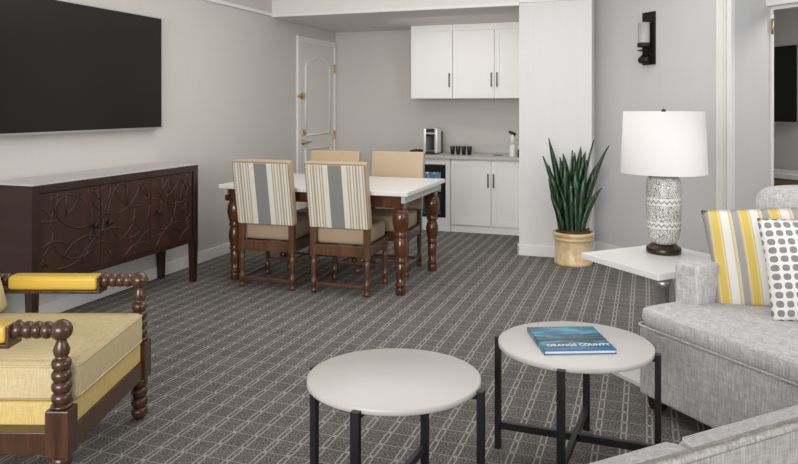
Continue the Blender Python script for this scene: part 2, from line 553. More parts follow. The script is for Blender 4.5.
# ------------------------------------------------------------------ sideboard
def sideboard():
    # local: x along the wall, front faces -y (toward the room), origin on the floor under the back left
    L, D = 1.59, 0.37
    t = thing('sideboard', 'dark walnut sideboard with carved overlapping-circle doors below the television', 'sideboard', (-3.328, 3.098, 0), PI / 2)
    MB().box(0.004, L - 0.004, 0.0, D - 0.01, 0.916, 0.928, bevel=0.002).build('top', 'counter_stone', t)
    b = MB().box(0, L, 0.025, D - 0.01, 0.315, 0.915, bevel=0.003)
    b.box(0, 0.055, 0, 0.03, 0.315, 0.915, bevel=0.003).box(L - 0.055, L, 0, 0.03, 0.315, 0.915, bevel=0.003)
    b.box(0.055, L - 0.055, 0, 0.03, 0.868, 0.915, bevel=0.003).box(0.055, L - 0.055, 0.002, 0.03, 0.315, 0.345, bevel=0.003)
    b.build('cabinet_body', 'walnut_dark', t)
    for x in (0.0, L - 0.055):
        for y in (0.0, D - 0.068):
            MB().box(x, x + 0.055, y, y + 0.055, 0, 0.3155, taper=0.72).build('leg', 'walnut_dark', t)
    xs = [0.058, 0.547, 1.035, 1.522]
    z0, z1 = 0.348, 0.865
    rnd = random.Random(3)
    circ = []
    for cx in (-0.02, 0.2, 0.42, 0.64, 0.86, 1.08, 1.30, 1.5, 1.66):
        for cz in (0.30, 0.62, 0.92):
            circ.append((cx + rnd.uniform(-.07, .07), cz + rnd.uniform(-.06, .06), rnd.uniform(0.16, 0.26)))
    for i in range(3):
        xa, xb = xs[i] + 0.002, xs[i + 1] - 0.002
        d = MB().box(xa, xb, 0.006, 0.026, z0, z1)
        for cx, cz, r in circ:
            run = []
            N = 72
            for k in range(N + 1):
                a = 2 * PI * k / N
                x, z = cx + r * math.cos(a), cz + r * math.sin(a)
                ok = xa + 0.006 < x < xb - 0.006 and z0 + 0.006 < z < z1 - 0.006
                # leave gaps so the arcs interlace
                gap = (k + int(cx * 100)) % 24 < 3
                if ok and not gap:
                    run.append((x, 0.0078, z))
                if (not ok or gap or k == N):
                    if len(run) > 2:
                        d.tube(run, 0.0068, 6)
                    run = []
        for x in ((xa + 0.13, xa + 0.2) if i != 1 else (xa + 0.25,)):
            d.tube([(x, 0.0072, z1 - 0.16), (x, 0.0072, z1 - 0.01)], 0.006, 5)
        dd = d.build('door', 'walnut_front', t)
        kx = xb - 0.06 if i == 0 else xa + 0.06
        MB().lathe([(0.008, 0), (0.008, 0.014), (0.019, 0.02), (0.021, 0.028), (0.014, 0.036), (0.003, 0.038)], 14, T(kx, 0.006, 0.615, PI / 2, 0, 0)).build('knob', 'dark_bronze', dd)
    return t
sideboard()

# ------------------------------------------------------------------ dining table
def turned(prof, x=0, y=0, seg=16):
    return MB().lathe(prof, seg, T(x, y, 0))

tbl = thing('dining_table', 'dining table with white stone top and fat turned mahogany legs', 'table', (-2.385, 5.235, 0))
MB().box(-0.785, 0.785, -0.505, 0.505, 0.731, 0.762, bevel=0.004).build('tabletop', 'quartz_white', tbl)
ap = MB()
ap.box(-0.66, 0.66, -0.42, -0.39, 0.645, 0.731)
ap.build('apron', 'mahogany', tbl)
MB().box(-0.66, 0.66, 0.39, 0.42, 0.645, 0.731).build('apron', 'mahogany', tbl)
for x in (-0.765, 0.735):
    MB().box(x - 0.008 if x > 0 else x + 0.008, x + 0.022 if x > 0 else x + 0.038, -0.47, 0.47, 0.678, 0.731).build('side_apron', 'counter_stone', tbl)  # pale grey paints in the light reflected by the wood apron
lp = [(0.033, 0), (0.036, 0.01), (0.035, 0.05), (0.030, 0.062), (0.037, 0.07), (0.037, 0.078), (0.030, 0.085), (0.034, 0.15), (0.037, 0.225), (0.031, 0.235), (0.041, 0.243), (0.041, 0.252), (0.033, 0.26),
      (0.040, 0.29), (0.047, 0.335), (0.047, 0.37), (0.038, 0.41), (0.032, 0.425), (0.045, 0.433), (0.045, 0.443), (0.036, 0.452), (0.046, 0.475), (0.056, 0.52), (0.058, 0.56), (0.052, 0.60), (0.04, 0.625), (0.036, 0.63)]
for x in (-0.70, 0.70):
    for y in (-0.40, 0.40):
        l = turned([(r * 1.08, z) for r, z in lp], x, y, 20)
        l.box(x - 0.034 if x > 0 else x - 0.064, x + 0.034 if x < 0 else x + 0.034, y - 0.048, y + 0.048, 0.628, 0.731, bevel=0.006)
        l.build('leg', 'mahogany', tbl)

# ------------------------------------------------------------------ dining chairs
def dining_chair(label):
    # faces +y, origin on the floor at the middle of the seat
    t = thing('dining_chair', label, 'chair', group='striped dining chairs around the table')
    MB().box(-0.205, 0.205, -0.165, 0.25, 0.36, 0.49, bevel=0.035, seg=4, smooth=True).build('seat', 'tan_leather', t)
    fr = MB().box(-0.225, 0.225, -0.215, -0.175, 0.285, 0.36, bevel=0.004).box(-0.22, 0.22, 0.20, 0.235, 0.285, 0.36, bevel=0.004)
    fr.box(-0.225, -0.19, -0.18, 0.21, 0.285, 0.36, bevel=0.004).box(0.19, 0.225, -0.18, 0.21, 0.285, 0.36, bevel=0.004)
    fr.build('seat_frame', 'chair_wood', t)
    tilt = 0.185
    mb = T(0, -0.185, 0.49, tilt, 0, 0)
    bk = MB().box(-0.238, 0.238, -0.035, 0.035, 0.0, 0.495, bevel=0.016, seg=3, mat=mb)
    back = bk.build('backrest', 'tan_leather', t)
    MB().box(-0.224, 0.224, -0.004, 0.004, 0.008, 0.478, bevel=0.003, mat=T(0, -0.185, 0.49, tilt, 0, 0) @ T(0, -0.0365, 0)).build('striped_panel', 'chair_stripe', back)
    nh = MB()
    pts = []
    for k in range(30):
        z = 0.012 + 0.47 * k / 29
        pts += [(-0.230, z), (0.230, z)]
    for k in range(1, 28):
        pts.append((-0.230 + 0.46 * k / 28, 0.487))
    for x, z in pts:
        nh.lathe([(0.0045, 0), (0.003, 0.003), (0.0005, 0.004)], 5, mb @ T(x, -0.0345, z, PI / 2, 0, 0))
    nh.build('nailhead_trim', 'bronze', back)
    for s in (-1, 1):
        x = s * 0.21
        lb = MB().box(x - 0.022, x + 0.022, -0.217, -0.173, 0.275, 0.50, bevel=0.004)
        lb.lathe([(0.021, 0), (0.024, 0.015), (0.022, 0.03), (0.016, 0.036), (0.024, 0.045), (0.024, 0.10), (0.017, 0.11), (0.014, 0.12), (0.016, 0.14), (0.022, 0.22), (0.02, 0.25), (0.015, 0.255), (0.021, 0.262), (0.021, 0.278)], 12, T(x, -0.195, 0))
        lb.build('leg', 'chair_wood', t)
        lfm = MB().box(x - 0.022, x + 0.022, 0.19, 0.234, 0.275, 0.362, bevel=0.004)
        lfm.lathe([(0.021, 0), (0.024, 0.015), (0.022, 0.03), (0.016, 0.036), (0.024, 0.045), (0.024, 0.10), (0.017, 0.11), (0.014, 0.12), (0.016, 0.14), (0.022, 0.22), (0.02, 0.25), (0.015, 0.255), (0.021, 0.262), (0.021, 0.278)], 12, T(x, 0.212, 0))
        lfm.build('leg', 'chair_wood', t)
        MB().box(x - 0.009, x + 0.009, -0.18, 0.20, 0.062, 0.085, bevel=0.004).build('stretcher', 'chair_wood', t)
    MB().box(-0.19, 0.19, -0.204, -0.186, 0.055, 0.08, bevel=0.004).build('stretcher', 'chair_wood', t)
    MB().box(-0.19, 0.19, 0.20, 0.218, 0.13, 0.15, bevel=0.004).build('stretcher', 'chair_wood', t)
    return t
ch = dining_chair('striped-back dining chair at the near left corner, nearest the sideboard')
ch.location = (-2.705, 4.86, 0); ch.rotation_euler = (0, 0, RAD(2))
dup(ch, (-2.112, 4.885, 0), RAD(2), 'striped-back dining chair right of its neighbour, beside the near right table leg')
dup(ch, (-2.63, 5.50, 0), PI, 'tan leather dining chair on the far side, mostly hidden behind two striped backs')
dup(ch, (-2.04, 5.56, 0), PI + RAD(3), 'tan leather dining chair on the far side, in front of the small refrigerator')

# ------------------------------------------------------------------ kitchenette
def shaker(mb, x0, x1, z0, z1, y):
    """front face at y (toward -y)"""
    w = 0.055
    mb.box(x0, x1, y, y + 0.018, z0, z1)
    mb.box(x0, x0 + w, y - 0.006, y, z0, z1, bevel=0.0015).box(x1 - w, x1, y - 0.006, y, z0, z1, bevel=0.0015)
    mb.box(x0 + w, x1 - w, y - 0.006, y, z0, z0 + w, bevel=0.0015).box(x0 + w, x1 - w, y - 0.006, y, z1 - w, z1, bevel=0.0015)
    return mb
def pull(x, y, z, L, parent):
    MB().box(x - 0.006, x + 0.006, y - 0.034, y - 0.024, z - L / 2, z + L / 2, bevel=0.002).box(x - 0.005, x + 0.005, y - 0.028, y - 0.005, z - L / 2 + 0.01, z - L / 2 + 0.022).box(x - 0.005, x + 0.005, y - 0.028, y - 0.005, z + L / 2 - 0.022, z + L / 2 - 0.01).build('handle', 'handle_metal', parent)

def upper(label, x0, x1, doors):
    t = thing('wall_cabinet', label, 'cabinet', ((x0 + x1) / 2, 7.74, 1.465), group='white upper cabinets')
    hw = (x1 - x0) / 2
    MB().box(-hw, hw, 0.02, 0.359, 0.0, 0.845).box(-hw, hw, 0.0, 0.02, 0.775, 0.845).build('cabinet_body', 'cabinet_paint', t)
    n = len(doors)
    for i, side in enumerate(doors):
        a = -hw + i * 2 * hw / n + 0.002; b = -hw + (i + 1) * 2 * hw / n - 0.002
        d = shaker(MB(), a, b, 0.003, 0.772, 0.001).build('door', 'cabinet_paint', t)
        pull(b - 0.03 if side == 'r' else a + 0.03, 0.0, 0.21, 0.16, d)
    return t
upper('white single-door upper cabinet at the left end, nearest the entrance door', -2.571, -2.073, ['r'])
upper('white double-door upper cabinet beside the pillar, two handles side by side', -2.071, -1.105, ['r', 'l'])

# base units
t = thing('base_cabinet', 'white double-door base cabinet under the counter, beside the pillar', 'cabinet', (-1.56, 7.44, 0))
MB().box(-0.455, 0.455, 0.02, 0.655, 0.0, 0.80).box(-0.455, 0.455, 0.012, 0.02, 0.0, 0.07).build('cabinet_body', 'cabinet_paint', t)
for a, b, s in ((-0.452, -0.004, 'r'), (-0.0, 0.452, 'l')):
    d = shaker(MB(), a + 0.001, b - 0.001, 0.083, 0.785, 0.001).build('door', 'cabinet_paint', t)
    pull(b - 0.028 if s == 'r' else a + 0.028, 0.0, 0.575, 0.15, d)
t = thing('refrigerator_housing', 'white cabinet surround that houses the small refrigerator', 'cabinet', (-2.295, 7.44, 0))
MB().box(-0.275, -0.255, 0.0, 0.655, 0, 0.80).box(0.225, 0.275, 0.0, 0.655, 0, 0.80).box(-0.255, 0.225, 0.0, 0.655, 0.735, 0.80).box(-0.255, 0.225, 0.0, 0.655, 0, 0.15).build('cabinet_body', 'cabinet_paint', t)
t = thing('refrigerator', 'small black glass-front refrigerator built in under the counter', 'refrigerator', (-2.31, 7.44, 0.15))
MB().box(-0.235, 0.235, 0.62, 0.64, 0.0, 0.58).box(-0.235, -0.22, 0.03, 0.62, 0, 0.58).box(0.22, 0.235, 0.03, 0.62, 0, 0.58).box(-0.22, 0.22, 0.03, 0.62, 0, 0.02).box(-0.22, 0.22, 0.03, 0.62, 0.56, 0.58).build('cabinet_body', 'fridge_inner', t)
d = MB().box(-0.235, -0.195, -0.005, 0.03, 0.0, 0.58, bevel=0.003).box(0.185, 0.235, -0.005, 0.03, 0.0, 0.58, bevel=0.003).box(-0.195, 0.185, -0.005, 0.03, 0.50, 0.58, bevel=0.003).box(-0.195, 0.185, -0.005, 0.03, 0.0, 0.035, bevel=0.003).build('door', 'black_plastic', t)
MB().box(-0.195, 0.185, 0.008, 0.014, 0.035, 0.50).build('glass_pane', 'tinted_glass', d)
MB().box(-0.20, -0.04, -0.008, -0.004, 0.535, 0.545).build('badge_strip', 'steel', d)
MB().box(-0.219, 0.219, 0.06, 0.60, 0.27, 0.278).build('shelf', 'steel', t)
fr = t
bot = [(0.03, 0), (0.033, 0.01), (0.033, 0.12), (0.028, 0.145), (0.012, 0.17), (0.012, 0.185)]
for k, (x, z) in enumerate(((-2.43, 0.428), (-2.34, 0.428), (-2.25, 0.428), (-2.40, 0.17), (-2.30, 0.17))):
    b = thing('water_bottle', 'clear blue water bottle standing inside the small refrigerator', 'bottle', (x, 7.62, z + 0.0005), group='water bottles in the refrigerator')
    MB().lathe([(r, zz * 0.95) for r, zz in bot], 12).build('bottle_body', 'water_blue', b)
    MB().lathe([(0.014, 0.176), (0.014, 0.195)], 10).build('cap', 'paper_white', b)
# countertop and backsplash
t = thing('countertop', 'pale grey stone countertop with low backsplash along the back wall', 'countertop', (-1.84, 7.40, 0.80))
MB().box(-0.74, 0.737, 0.0, 0.69, 0.0005, 0.033, bevel=0.003).build('slab', 'counter_stone', t)
MB().box(-0.74, 0.737, 0.68, 0.699, 0.033, 0.135, bevel=0.002).build('backsplash', 'counter_stone', t)
MB().lathe([(0.055, 0.0325), (0.055, 0.0365), (0.046, 0.0365), (0.04, 0.034)], 20, T(0.30, 0.30, 0)).build('drain_ring', 'handle_metal', t)
# coffee machine
ZT = 0.8335
t = thing('coffee_maker', 'black and silver single-cup coffee maker on the counter', 'coffee maker', (-2.30, 7.72, ZT))
MB().box(-0.08, 0.08, -0.11, 0.16, 0.0, 0.03, bevel=0.008).box(-0.08, 0.08, 0.03, 0.16, 0.03, 0.25, bevel=0.01).box(-0.065, 0.065, -0.09, 0.05, 0.2, 0.285, bevel=0.012).build('body', 'black_plastic', t)
MB().box(-0.085, -0.05, -0.115, 0.05, 0.012, 0.292, bevel=0.012).build('side_panel', 'chrome', t)
MB().box(0.05, 0.085, -0.115, 0.05, 0.012, 0.292, bevel=0.012).build('side_panel', 'chrome', t)
MB().box(-0.06, 0.06, -0.10, 0.02, 0.285, 0.30, bevel=0.006).box(-0.05, 0.05, -0.1, -0.088, 0.225, 0.245, bevel=0.004).build('lid', 'steel', t)
MB().box(-0.052, 0.052, -0.105, 0.02, 0.03, 0.04, bevel=0.003).build('drip_tray', 'grey_plastic', t)
t = thing('serving_tray', 'low black tray left of the coffee maker', 'tray', (-2.475, 7.72, ZT))
MB().box(-0.065, 0.065, -0.10, 0.10, 0.0, 0.008, bevel=0.002).build('tray_base', 'black_plastic', t)
MB().box(-0.07, -0.06, -0.10, 0.10, 0, 0.04, bevel=0.002).box(0.06, 0.07, -0.10, 0.10, 0, 0.04, bevel=0.002).box(-0.07, 0.07, -0.105, -0.095, 0, 0.04, bevel=0.002).box(-0.07, 0.07, 0.095, 0.105, 0, 0.04, bevel=0.002).build('tray_rim', 'black_plastic', t)
def cup(x, label):
    t = thing('paper_cup', label, 'cup', (x, 7.68, ZT), group='dark cups on the counter')
    MB().lathe([(0.021, 0), (0.026, 0.05), (0.029, 0.088)], 16).build('cup_body', 'black_plastic', t)
    MB().lathe([(0.0305, 0.087), (0.0305, 0.094), (0.026, 0.098)], 16).build('lid', 'grey_plastic', t)
for x, lab in ((-2.055, 'black cup on the counter, nearest the coffee maker'), (-1.99, 'black cup on the counter, second from the coffee maker'), (-1.925, 'black cup on the counter, third from the coffee maker'), (-1.86, 'black cup on the counter, farthest from the coffee maker')):
    cup(x, lab)
t = thing('faucet', 'slim bright chrome faucet with dark spout near the pillar', 'faucet', (-1.352, 7.56, ZT))
MB().lathe([(0.038, 0), (0.038, 0.006), (0.034, 0.012), (0.034, 0.12), (0.03, 0.125)], 16).build('base', 'lacquer_white', t)  # white base and stem paint in the blown highlight on the chrome
MB().lathe([(0.021, 0.12), (0.021, 0.235)], 14).build('stem', 'lacquer_white', t)
MB().tube([(0.03, 0, 0.232), (0.0, 0, 0.25), (-0.035, -0.02, 0.272)], [0.022, 0.02, 0.012], 10).build('spout', 'handle_metal', t)
t = thing('soap_bottle', 'small dark soap bottle with white cap beside the faucet', 'bottle', (-1.275, 7.56, ZT))
MB().lathe([(0.022, 0), (0.024, 0.01), (0.024, 0.07), (0.018, 0.078)], 14).build('bottle_body', 'black_plastic', t)
MB().lathe([(0.02, 0.078), (0.02, 0.115), (0.016, 0.118)], 14).build('cap', 'paper_white', t)

# ------------------------------------------------------------------ snake plant
t = thing('potted_snake_plant', 'tall spiky snake plant in a cream glazed pot at the corner', 'plant', (-0.592, 6.285, 0))
MB().lathe([(0.155, 0), (0.165, 0.008), (0.165, 0.03), (0.155, 0.045), (0.158, 0.20), (0.160, 0.212), (0.174, 0.222), (0.174, 0.232), (0.163, 0.243), (0.178, 0.254), (0.180, 0.28), (0.168, 0.285), (0.155, 0.28), (0.152, 0.255)], 32).build('pot', 'pot_glaze', t)
sl = MB().lathe([(0.152, 0.255), (0.14, 0.285), (0.08, 0.295), (0.01, 0.298)], 24)
for k in range(70):
    a = random.uniform(0, 2 * PI); r = 0.15 * math.sqrt(random.random()); b = random.uniform(0, 2 * PI)
    sl.tube([(r * math.cos(a), r * math.sin(a), 0.287), (r * math.cos(a) + 0.03 * math.cos(b), r * math.sin(a) + 0.03 * math.sin(b), 0.305)], 0.004, 4)
sl.build('soil', 'soil_brown', t)
def leaf(bx, by, ang, lean, L, w, curl, twist):
    m = MB(); tb = bmesh.new()
    n = 14
    d = Vector((math.cos(ang), math.sin(ang), 0))
    rows = []
    for i in range(n + 1):
        s = i / n
        p = Vector((bx, by, 0.27)) + Vector((0, 0, L * s * math.cos(lean * s))) + d * (L * math.sin(lean) * s ** 1.6)
        tw = twist + curl * s
        side = Vector((math.cos(tw), math.sin(tw), 0)); nor = Vector((-math.sin(tw), math.cos(tw), 0))
        ww = 1.35 * w * (0.55 + 0.9 * s - 0.45 * s * s) * (1 - s ** 5) * (1.0 if s < 0.97 else 0.35) + 0.0015
        th = 0.006 * (1 - 0.7 * s)
        rows.append([tb.verts.new(p - side * ww + nor * 0.010), tb.verts.new(p - nor * th), tb.verts.new(p + side * ww + nor * 0.010), tb.verts.new(p + nor * th)])
    for a, b in zip(rows, rows[1:]):
        for k in range(4):
            tb.faces.new((a[k], a[(k + 1) % 4], b[(k + 1) % 4], b[k]))
    tb.faces.new(rows[0][::-1]); tb.faces.new(rows[-1])
    m._add(tb, None, True)
    m.build('leaf', 'snake_leaf', t)
CA = RAD(19.36)
def lf2(px, depth, toward, lean, L, w, tw=0.0, curl=0.5):
    # px, depth: offsets across and away in metres as seen from the seating area; toward: +1 leans right, -1 left
    bx = px * math.cos(CA) - depth * math.sin(CA); by = px * math.sin(CA) + depth * math.cos(CA)
    leaf(bx * 0.9, by * 0.9, CA + (0 if toward > 0 else PI), lean, L, w, curl, CA + tw)
for a in [(-0.10, 0.0, -1, 0.20, 0.60, 0.030), (-0.075, 0.05, -1, 0.16, 0.84, 0.026), (-0.06, -0.04, -1, 0.05, 0.62, 0.034), (-0.08, -0.08, -1, 0.17, 0.42, 0.026),
          (-0.02, 0.03, 1, 0.03, 0.72, 0.028), (0.0, -0.05, 1, 0.02, 0.55, 0.042), (0.02, -0.10, -1, 0.04, 0.40, 0.036), (0.03, 0.05, 1, 0.07, 0.76, 0.026),
          (0.05, -0.02, 1, 0.10, 0.64, 0.034), (0.07, 0.04, 1, 0.16, 0.82, 0.024), (0.08, -0.03, 1, 0.30, 0.80, 0.032), (0.06, -0.08, 1, 0.42, 0.44, 0.030),
          (0.10, 0.05, 1, 0.20, 0.60, 0.026), (-0.04, 0.09, -1, 0.10, 0.66, 0.03), (0.0, 0.1, 1, 0.05, 0.70, 0.03), (-0.12, 0.04, -1, 0.22, 0.48, 0.022),
          (0.03, -0.07, 1, 0.12, 0.50, 0.034), (-0.04, -0.09, -1, 0.02, 0.46, 0.034), (-0.09, -0.03, -1, 0.27, 0.70, 0.030), (-0.11, -0.06, -1, 0.30, 0.36, 0.026), (0.01, 0.0, 1, 0.14, 0.72, 0.03), (-0.03, -0.02, -1, 0.10, 0.70, 0.032)]:
    lf2(*a, tw=random.uniform(-0.9, 0.9), curl=random.uniform(-0.8, 0.8))

# ------------------------------------------------------------------ side table and lamp
R45s = -PI / 4
t = thing('side_table', 'square white side table with steel post between the sofa and the plant', 'table', (-0.328, 3.934, 0), R45s)
# local x along its front edge, local y toward the wall
MB().box(0, 0.548, 0, 0.60, 0.548, 0.58, bevel=0.003).box(0.07, 0.48, 0.05, 0.55, 0.534, 0.548, bevel=0.003).build('tabletop', 'lacquer_white', t)
MB().lathe([(0.048, 0.02), (0.03, 0.03), (0.03, 0.50), (0.036, 0.502), (0.036, 0.534)], 20, T(0.49, 0.09, 0)).build('post', 'steel', t)
MB().box(0, 0.548, 0, 0.60, 0.0, 0.022, bevel=0.003).build('base', 'lacquer_white', t)

t = thing('table_lamp', 'table lamp with white drum shade and lace-patterned ceramic body', 'lamp', (0.096, 4.085, 0.5805))
MB().lathe([(0.088, 0), (0.091, 0.004), (0.091, 0.028), (0.085, 0.034), (0.072, 0.036), (0.072, 0.044), (0.06, 0.05)], 32).build('base', 'bronze', t)
bd = MB().lathe([(0.060, 0.0), (0.074, 0.012), (0.088, 0.04), (0.097, 0.085), (0.099, 0.13), (0.099, 0.30), (0.095, 0.34), (0.083, 0.37), (0.06, 0.378)], 36).build('lamp_body', 'lace_ceramic', t)
bd.location = (0, 0, 0.05); bd.scale = (0.92, 0.92, 1)
MB().lathe([(0.084, 0.418), (0.084, 0.432), (0.02, 0.434), (0.012, 0.44), (0.012, 0.77), (0.006, 0.775)], 24).build('neck', 'bronze', t)
sh = MB().lathe([(0.225, 0.435), (0.211, 0.770), (0.208, 0.770), (0.222, 0.435), (0.225, 0.435)], 48, cap=False)
for k in range(3):
    a = 2 * PI * k / 3
    sh.tube([(0, 0, 0.762), (0.209 * math.cos(a), 0.209 * math.sin(a), 0.762)], 0.003, 6)
sh.build('lamp_shade', 'shade_fabric', t)
MB().lathe([(0.005, 0.77), (0.011, 0.774), (0.011, 0.778), (0.005, 0.783), (0.001, 0.784)], 12).build('finial', 'bronze', t)

# ------------------------------------------------------------------ wall sconce
t = thing('wall_sconce', 'dark bronze wall sconce with frosted glass cylinder on the right wall', 'lamp')
t.matrix_world = R45 @ T(0.69, -0.0005, 1.735)
MB().box(-0.072, 0.072, -0.014, 0, 0, 0.455, bevel=0.003).build('backplate', 'dark_bronze', t)
sc = MB().tube([(0, -0.014, 0.09), (0, -0.03, 0.045), (0, -0.06, 0.025), (0, -0.085, 0.04), (0, -0.09, 0.07), (0, -0.07, 0.085), (0, -0.055, 0.07)], 0.012, 8)
sc.tube([(-0.045, -0.06, 0.04), (0.045, -0.06, 0.04)], 0.03, 12)
sc.tube([(0, -0.02, 0.13), (0, -0.06, 0.10), (0, -0.062, 0.15)], 0.012, 8)
sc.lathe([(0.055, 0.118), (0.058, 0.123), (0.03, 0.13)], 20, T(0, -0.064, 0))
sc.build('scroll_bracket', 'dark_bronze', t)
MB().lathe([(0.03, 0.148), (0.052, 0.15), (0.056, 0.155), (0.056, 0.185), (0.05, 0.187)], 20, T(0, -0.064, 0)).build('holder', 'dark_bronze', t)
MB().lathe([(0.048, 0.186), (0.048, 0.36), (0.045, 0.36), (0.045, 0.19), (0.01, 0.19)], 24, T(0, -0.064, 0), cap=False).build('glass_shade', 'frosted_glass', t)

# ------------------------------------------------------------------ sofas
t = thing('sofa', 'pale grey tweed sofa at right holding the throw pillows', 'sofa', (-0.036, 3.386, 0), R45s)
# local x along its length (to the right and nearer), local y toward its back
L = 2.25
MB().box(0.0, L, 0.012, 0.98, 0.065, 0.372, bevel=0.018, seg=3).build('base', 'tweed', t)
cm = MB()
cm.soft(-0.005, L + 0.005, -0.008, 0.84, 0.367, 0.482, (0.10, 0.38), 96, 20)
cu = cm.build('seat_cushion', 'tweed', t)
def edge_loop(z, x0, x1, y0, y1, r):
    pts = [(x0, y1, z), (x0, y0 + r, z)]
    for k in range(1, 6):
        a = PI + PI / 2 * k / 6
        pts.append((x0 + r + r * math.cos(a), y0 + r + r * math.sin(a), z))
    pts += [(x0 + r, y0, z), (x1 - r, y0, z), (x1, y0 + r, z), (x1, y1, z)]
    return pts
MB().tube(edge_loop(0.382, -0.002, L + 0.002, 0.002, 0.22, 0.03), 0.006, 6).build('piping', 'tweed', cu)
for x0 in (0.0, L - 0.15):
    MB().box(x0 + 0.008, x0 + 0.140, 0.225, 0.74, 0.37, 0.652, bevel=0.022, seg=4, smooth=True).build('arm', 'tweed', t)
MB().box(0.05, L - 0.05, 0.84, 1.0, 0.37, 0.88, bevel=0.04, seg=4, smooth=True).build('back_frame', 'tweed', t)
for x0, x1 in ((0.035, 1.10), (1.115, 2.19)):
    MB().soft(x0, x1, 0.71, 0.90, 0.47, 1.0, (0.28, 0.28), 48, 20, mat=None).build('back_cushion', 'tweed', t)
for x, y in ((0.055, 0.075), (L - 0.055, 0.075), (0.055, 0.92), (L - 0.055, 0.92)):
    MB().box(x - 0.035, x + 0.035, y - 0.035, y + 0.035, 0, 0.066, taper=0.7).build('foot', 'walnut_dark', t)

t = thing('sofa', 'grey tweed sofa seen from behind at the bottom right edge', 'sofa', (0.030, 1.088, 0), PI / 4)
# local x along its back, local y the way it faces
XA, XB = -0.98, 1.55
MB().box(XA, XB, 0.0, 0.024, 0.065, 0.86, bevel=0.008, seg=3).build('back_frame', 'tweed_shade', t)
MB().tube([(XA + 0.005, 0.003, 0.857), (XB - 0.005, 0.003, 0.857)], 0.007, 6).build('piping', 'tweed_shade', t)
MB().box(XA, XB, 0.024, 0.67, 0.065, 0.33, bevel=0.01).build('base', 'tweed', t)
for x0 in (-0.82, -0.028, 0.764):
    MB().soft(x0, x0 + 0.784, 0.024, 0.22, 0.42, 0.745, (0.12, 0.34), 64, 20).build('back_cushion', 'tweed', t)
    sc2 = MB().soft(x0, x0 + 0.787, 0.14, 0.70, 0.325, 0.452, (0.08, 0.30), 64, 16).build('seat_cushion', 'tweed', t)
    MB().tube([(x0 + 0.012, 0.2, 0.436), (x0 + 0.012, 0.67, 0.436), (x0 + 0.03, 0.692, 0.436), (x0 + 0.757, 0.692, 0.436), (x0 + 0.775, 0.67, 0.436), (x0 + 0.775, 0.2, 0.436)], 0.005, 6).build('piping', 'tweed', sc2)
MB().box(XA, XA + 0.15, 0.024, 0.66, 0.33, 0.60, bevel=0.03, seg=3, smooth=True).build('arm', 'tweed', t)
for x, y in ((XA + 0.05, 0.06), (XB - 0.05, 0.06), (XA + 0.05, 0.61), (XB - 0.05, 0.61)):
    MB().box(x - 0.035, x + 0.035, y - 0.035, y + 0.035, 0, 0.066, taper=0.7).build('foot', 'walnut_dark', t)

# throw pillows
def pillow(label, mat, x, y, z, w, h, th, rz, tilt, roll):
    o = MB().pad(w, h, th).build('throw_pillow', mat)
    o.location = (x, y, z)
    o.rotation_euler = (Matrix.Rotation(rz, 3, 'Z') @ Matrix.Rotation(tilt, 3, 'X') @ Matrix.Rotation(roll, 3, 'Y')).to_euler()
    return tag(o, label, 'pillow', 'throw pillows on the sofa')
pillow('yellow, grey and white striped throw pillow leaning in the sofa corner', 'pillow_stripe', 0.625, 3.60, 0.695, 0.70, 0.46, 0.13, RAD(0), RAD(-18), RAD(-6))
pillow('grey-dotted white throw pillow in front of the striped one', 'pillow_dots', 0.70, 3.40, 0.685, 0.44, 0.44, 0.13, RAD(10), RAD(-20), RAD(-1.5))

# ------------------------------------------------------------------ coffee tables and book
def coffee_table(label, loc, rz):
    XR = T(rz=-RAD(22))
    t = thing('coffee_table', label, 'table', loc, rz, 'round white coffee tables')
    MB().lathe([(0.289, 0.440), (0.292, 0.442), (0.292, 0.458), (0.289, 0.46)], 72).build('tabletop', 'quartz_table', t)
    for k in range(4):
        a = PI / 2 * k - RAD(22)
        MB().box(-0.011, 0.011, -0.014, 0.014, 0, 0.452, bevel=0.0015, mat=T(rz=a) @ T(0.303, 0, 0)).build('leg', 'black_metal', t)
    MB().box(-0.293, 0.293, -0.010, 0.010, 0.08, 0.108, bevel=0.001, mat=XR).build('stretcher', 'black_metal', t)
    MB().box(-0.293, 0.293, -0.01, 0.01, 0.424, 0.440, mat=XR).build('top_rail', 'black_metal', t)
    MB().box(-0.01, 0.01, -0.293, 0.293, 0.4245, 0.4398, mat=XR).build('top_rail', 'black_metal', t)
    MB().box(-0.010, 0.010, -0.293, 0.293, 0.0805, 0.1075, bevel=0.001, mat=XR).build('stretcher', 'black_metal', t)
    t.scale = (1.012, 0.93, 1.0)
    return t
ct = coffee_table('round white coffee table in the foreground with nothing on it', (-0.808, 2.248, 0), CA)
dup(ct, (-0.257, 2.797, 0), CA, 'round white coffee table with a blue book on it')

t = thing('book', 'blue ocean-cover picture book lying on the round coffee table', 'book', (-0.276, 2.795, 0.4602), RAD(22))
MB().box(-0.135, 0.135, -0.137, 0.138, 0.0, 0.003).box(-0.136, 0.136, -0.138, 0.139, 0.013, 0.016).box(-0.137, -0.134, -0.138, 0.139, 0, 0.016).build('cover', 'ocean_cover', t)
MB().box(-0.134, 0.131, -0.133, 0.134, 0.003, 0.013).build('pages', 'paper_white', t)
cu = bpy.data.curves.new('title', 'FONT')
cu.body = 'ORANGE COUNTY'; cu.size = 0.036; cu.align_x = 'CENTER'; cu.extrude = 0.0004; cu.offset = 0.0006
fo = bpy.data.objects.new('title', cu); COL.objects.link(fo)
bpy.context.view_layer.update()
me = bpy.data.meshes.new_from_object(fo.evaluated_get(bpy.context.evaluated_depsgraph_get()))
bpy.data.objects.remove(fo)
ti = bpy.data.objects.new('title', me); COL.objects.link(ti)
me.materials.clear(); me.materials.append(M['paper_white'])
ti.parent = t; ti.location = (0.008, -0.092, 0.0167); ti.scale = (0.78, 0.9, 1.0)

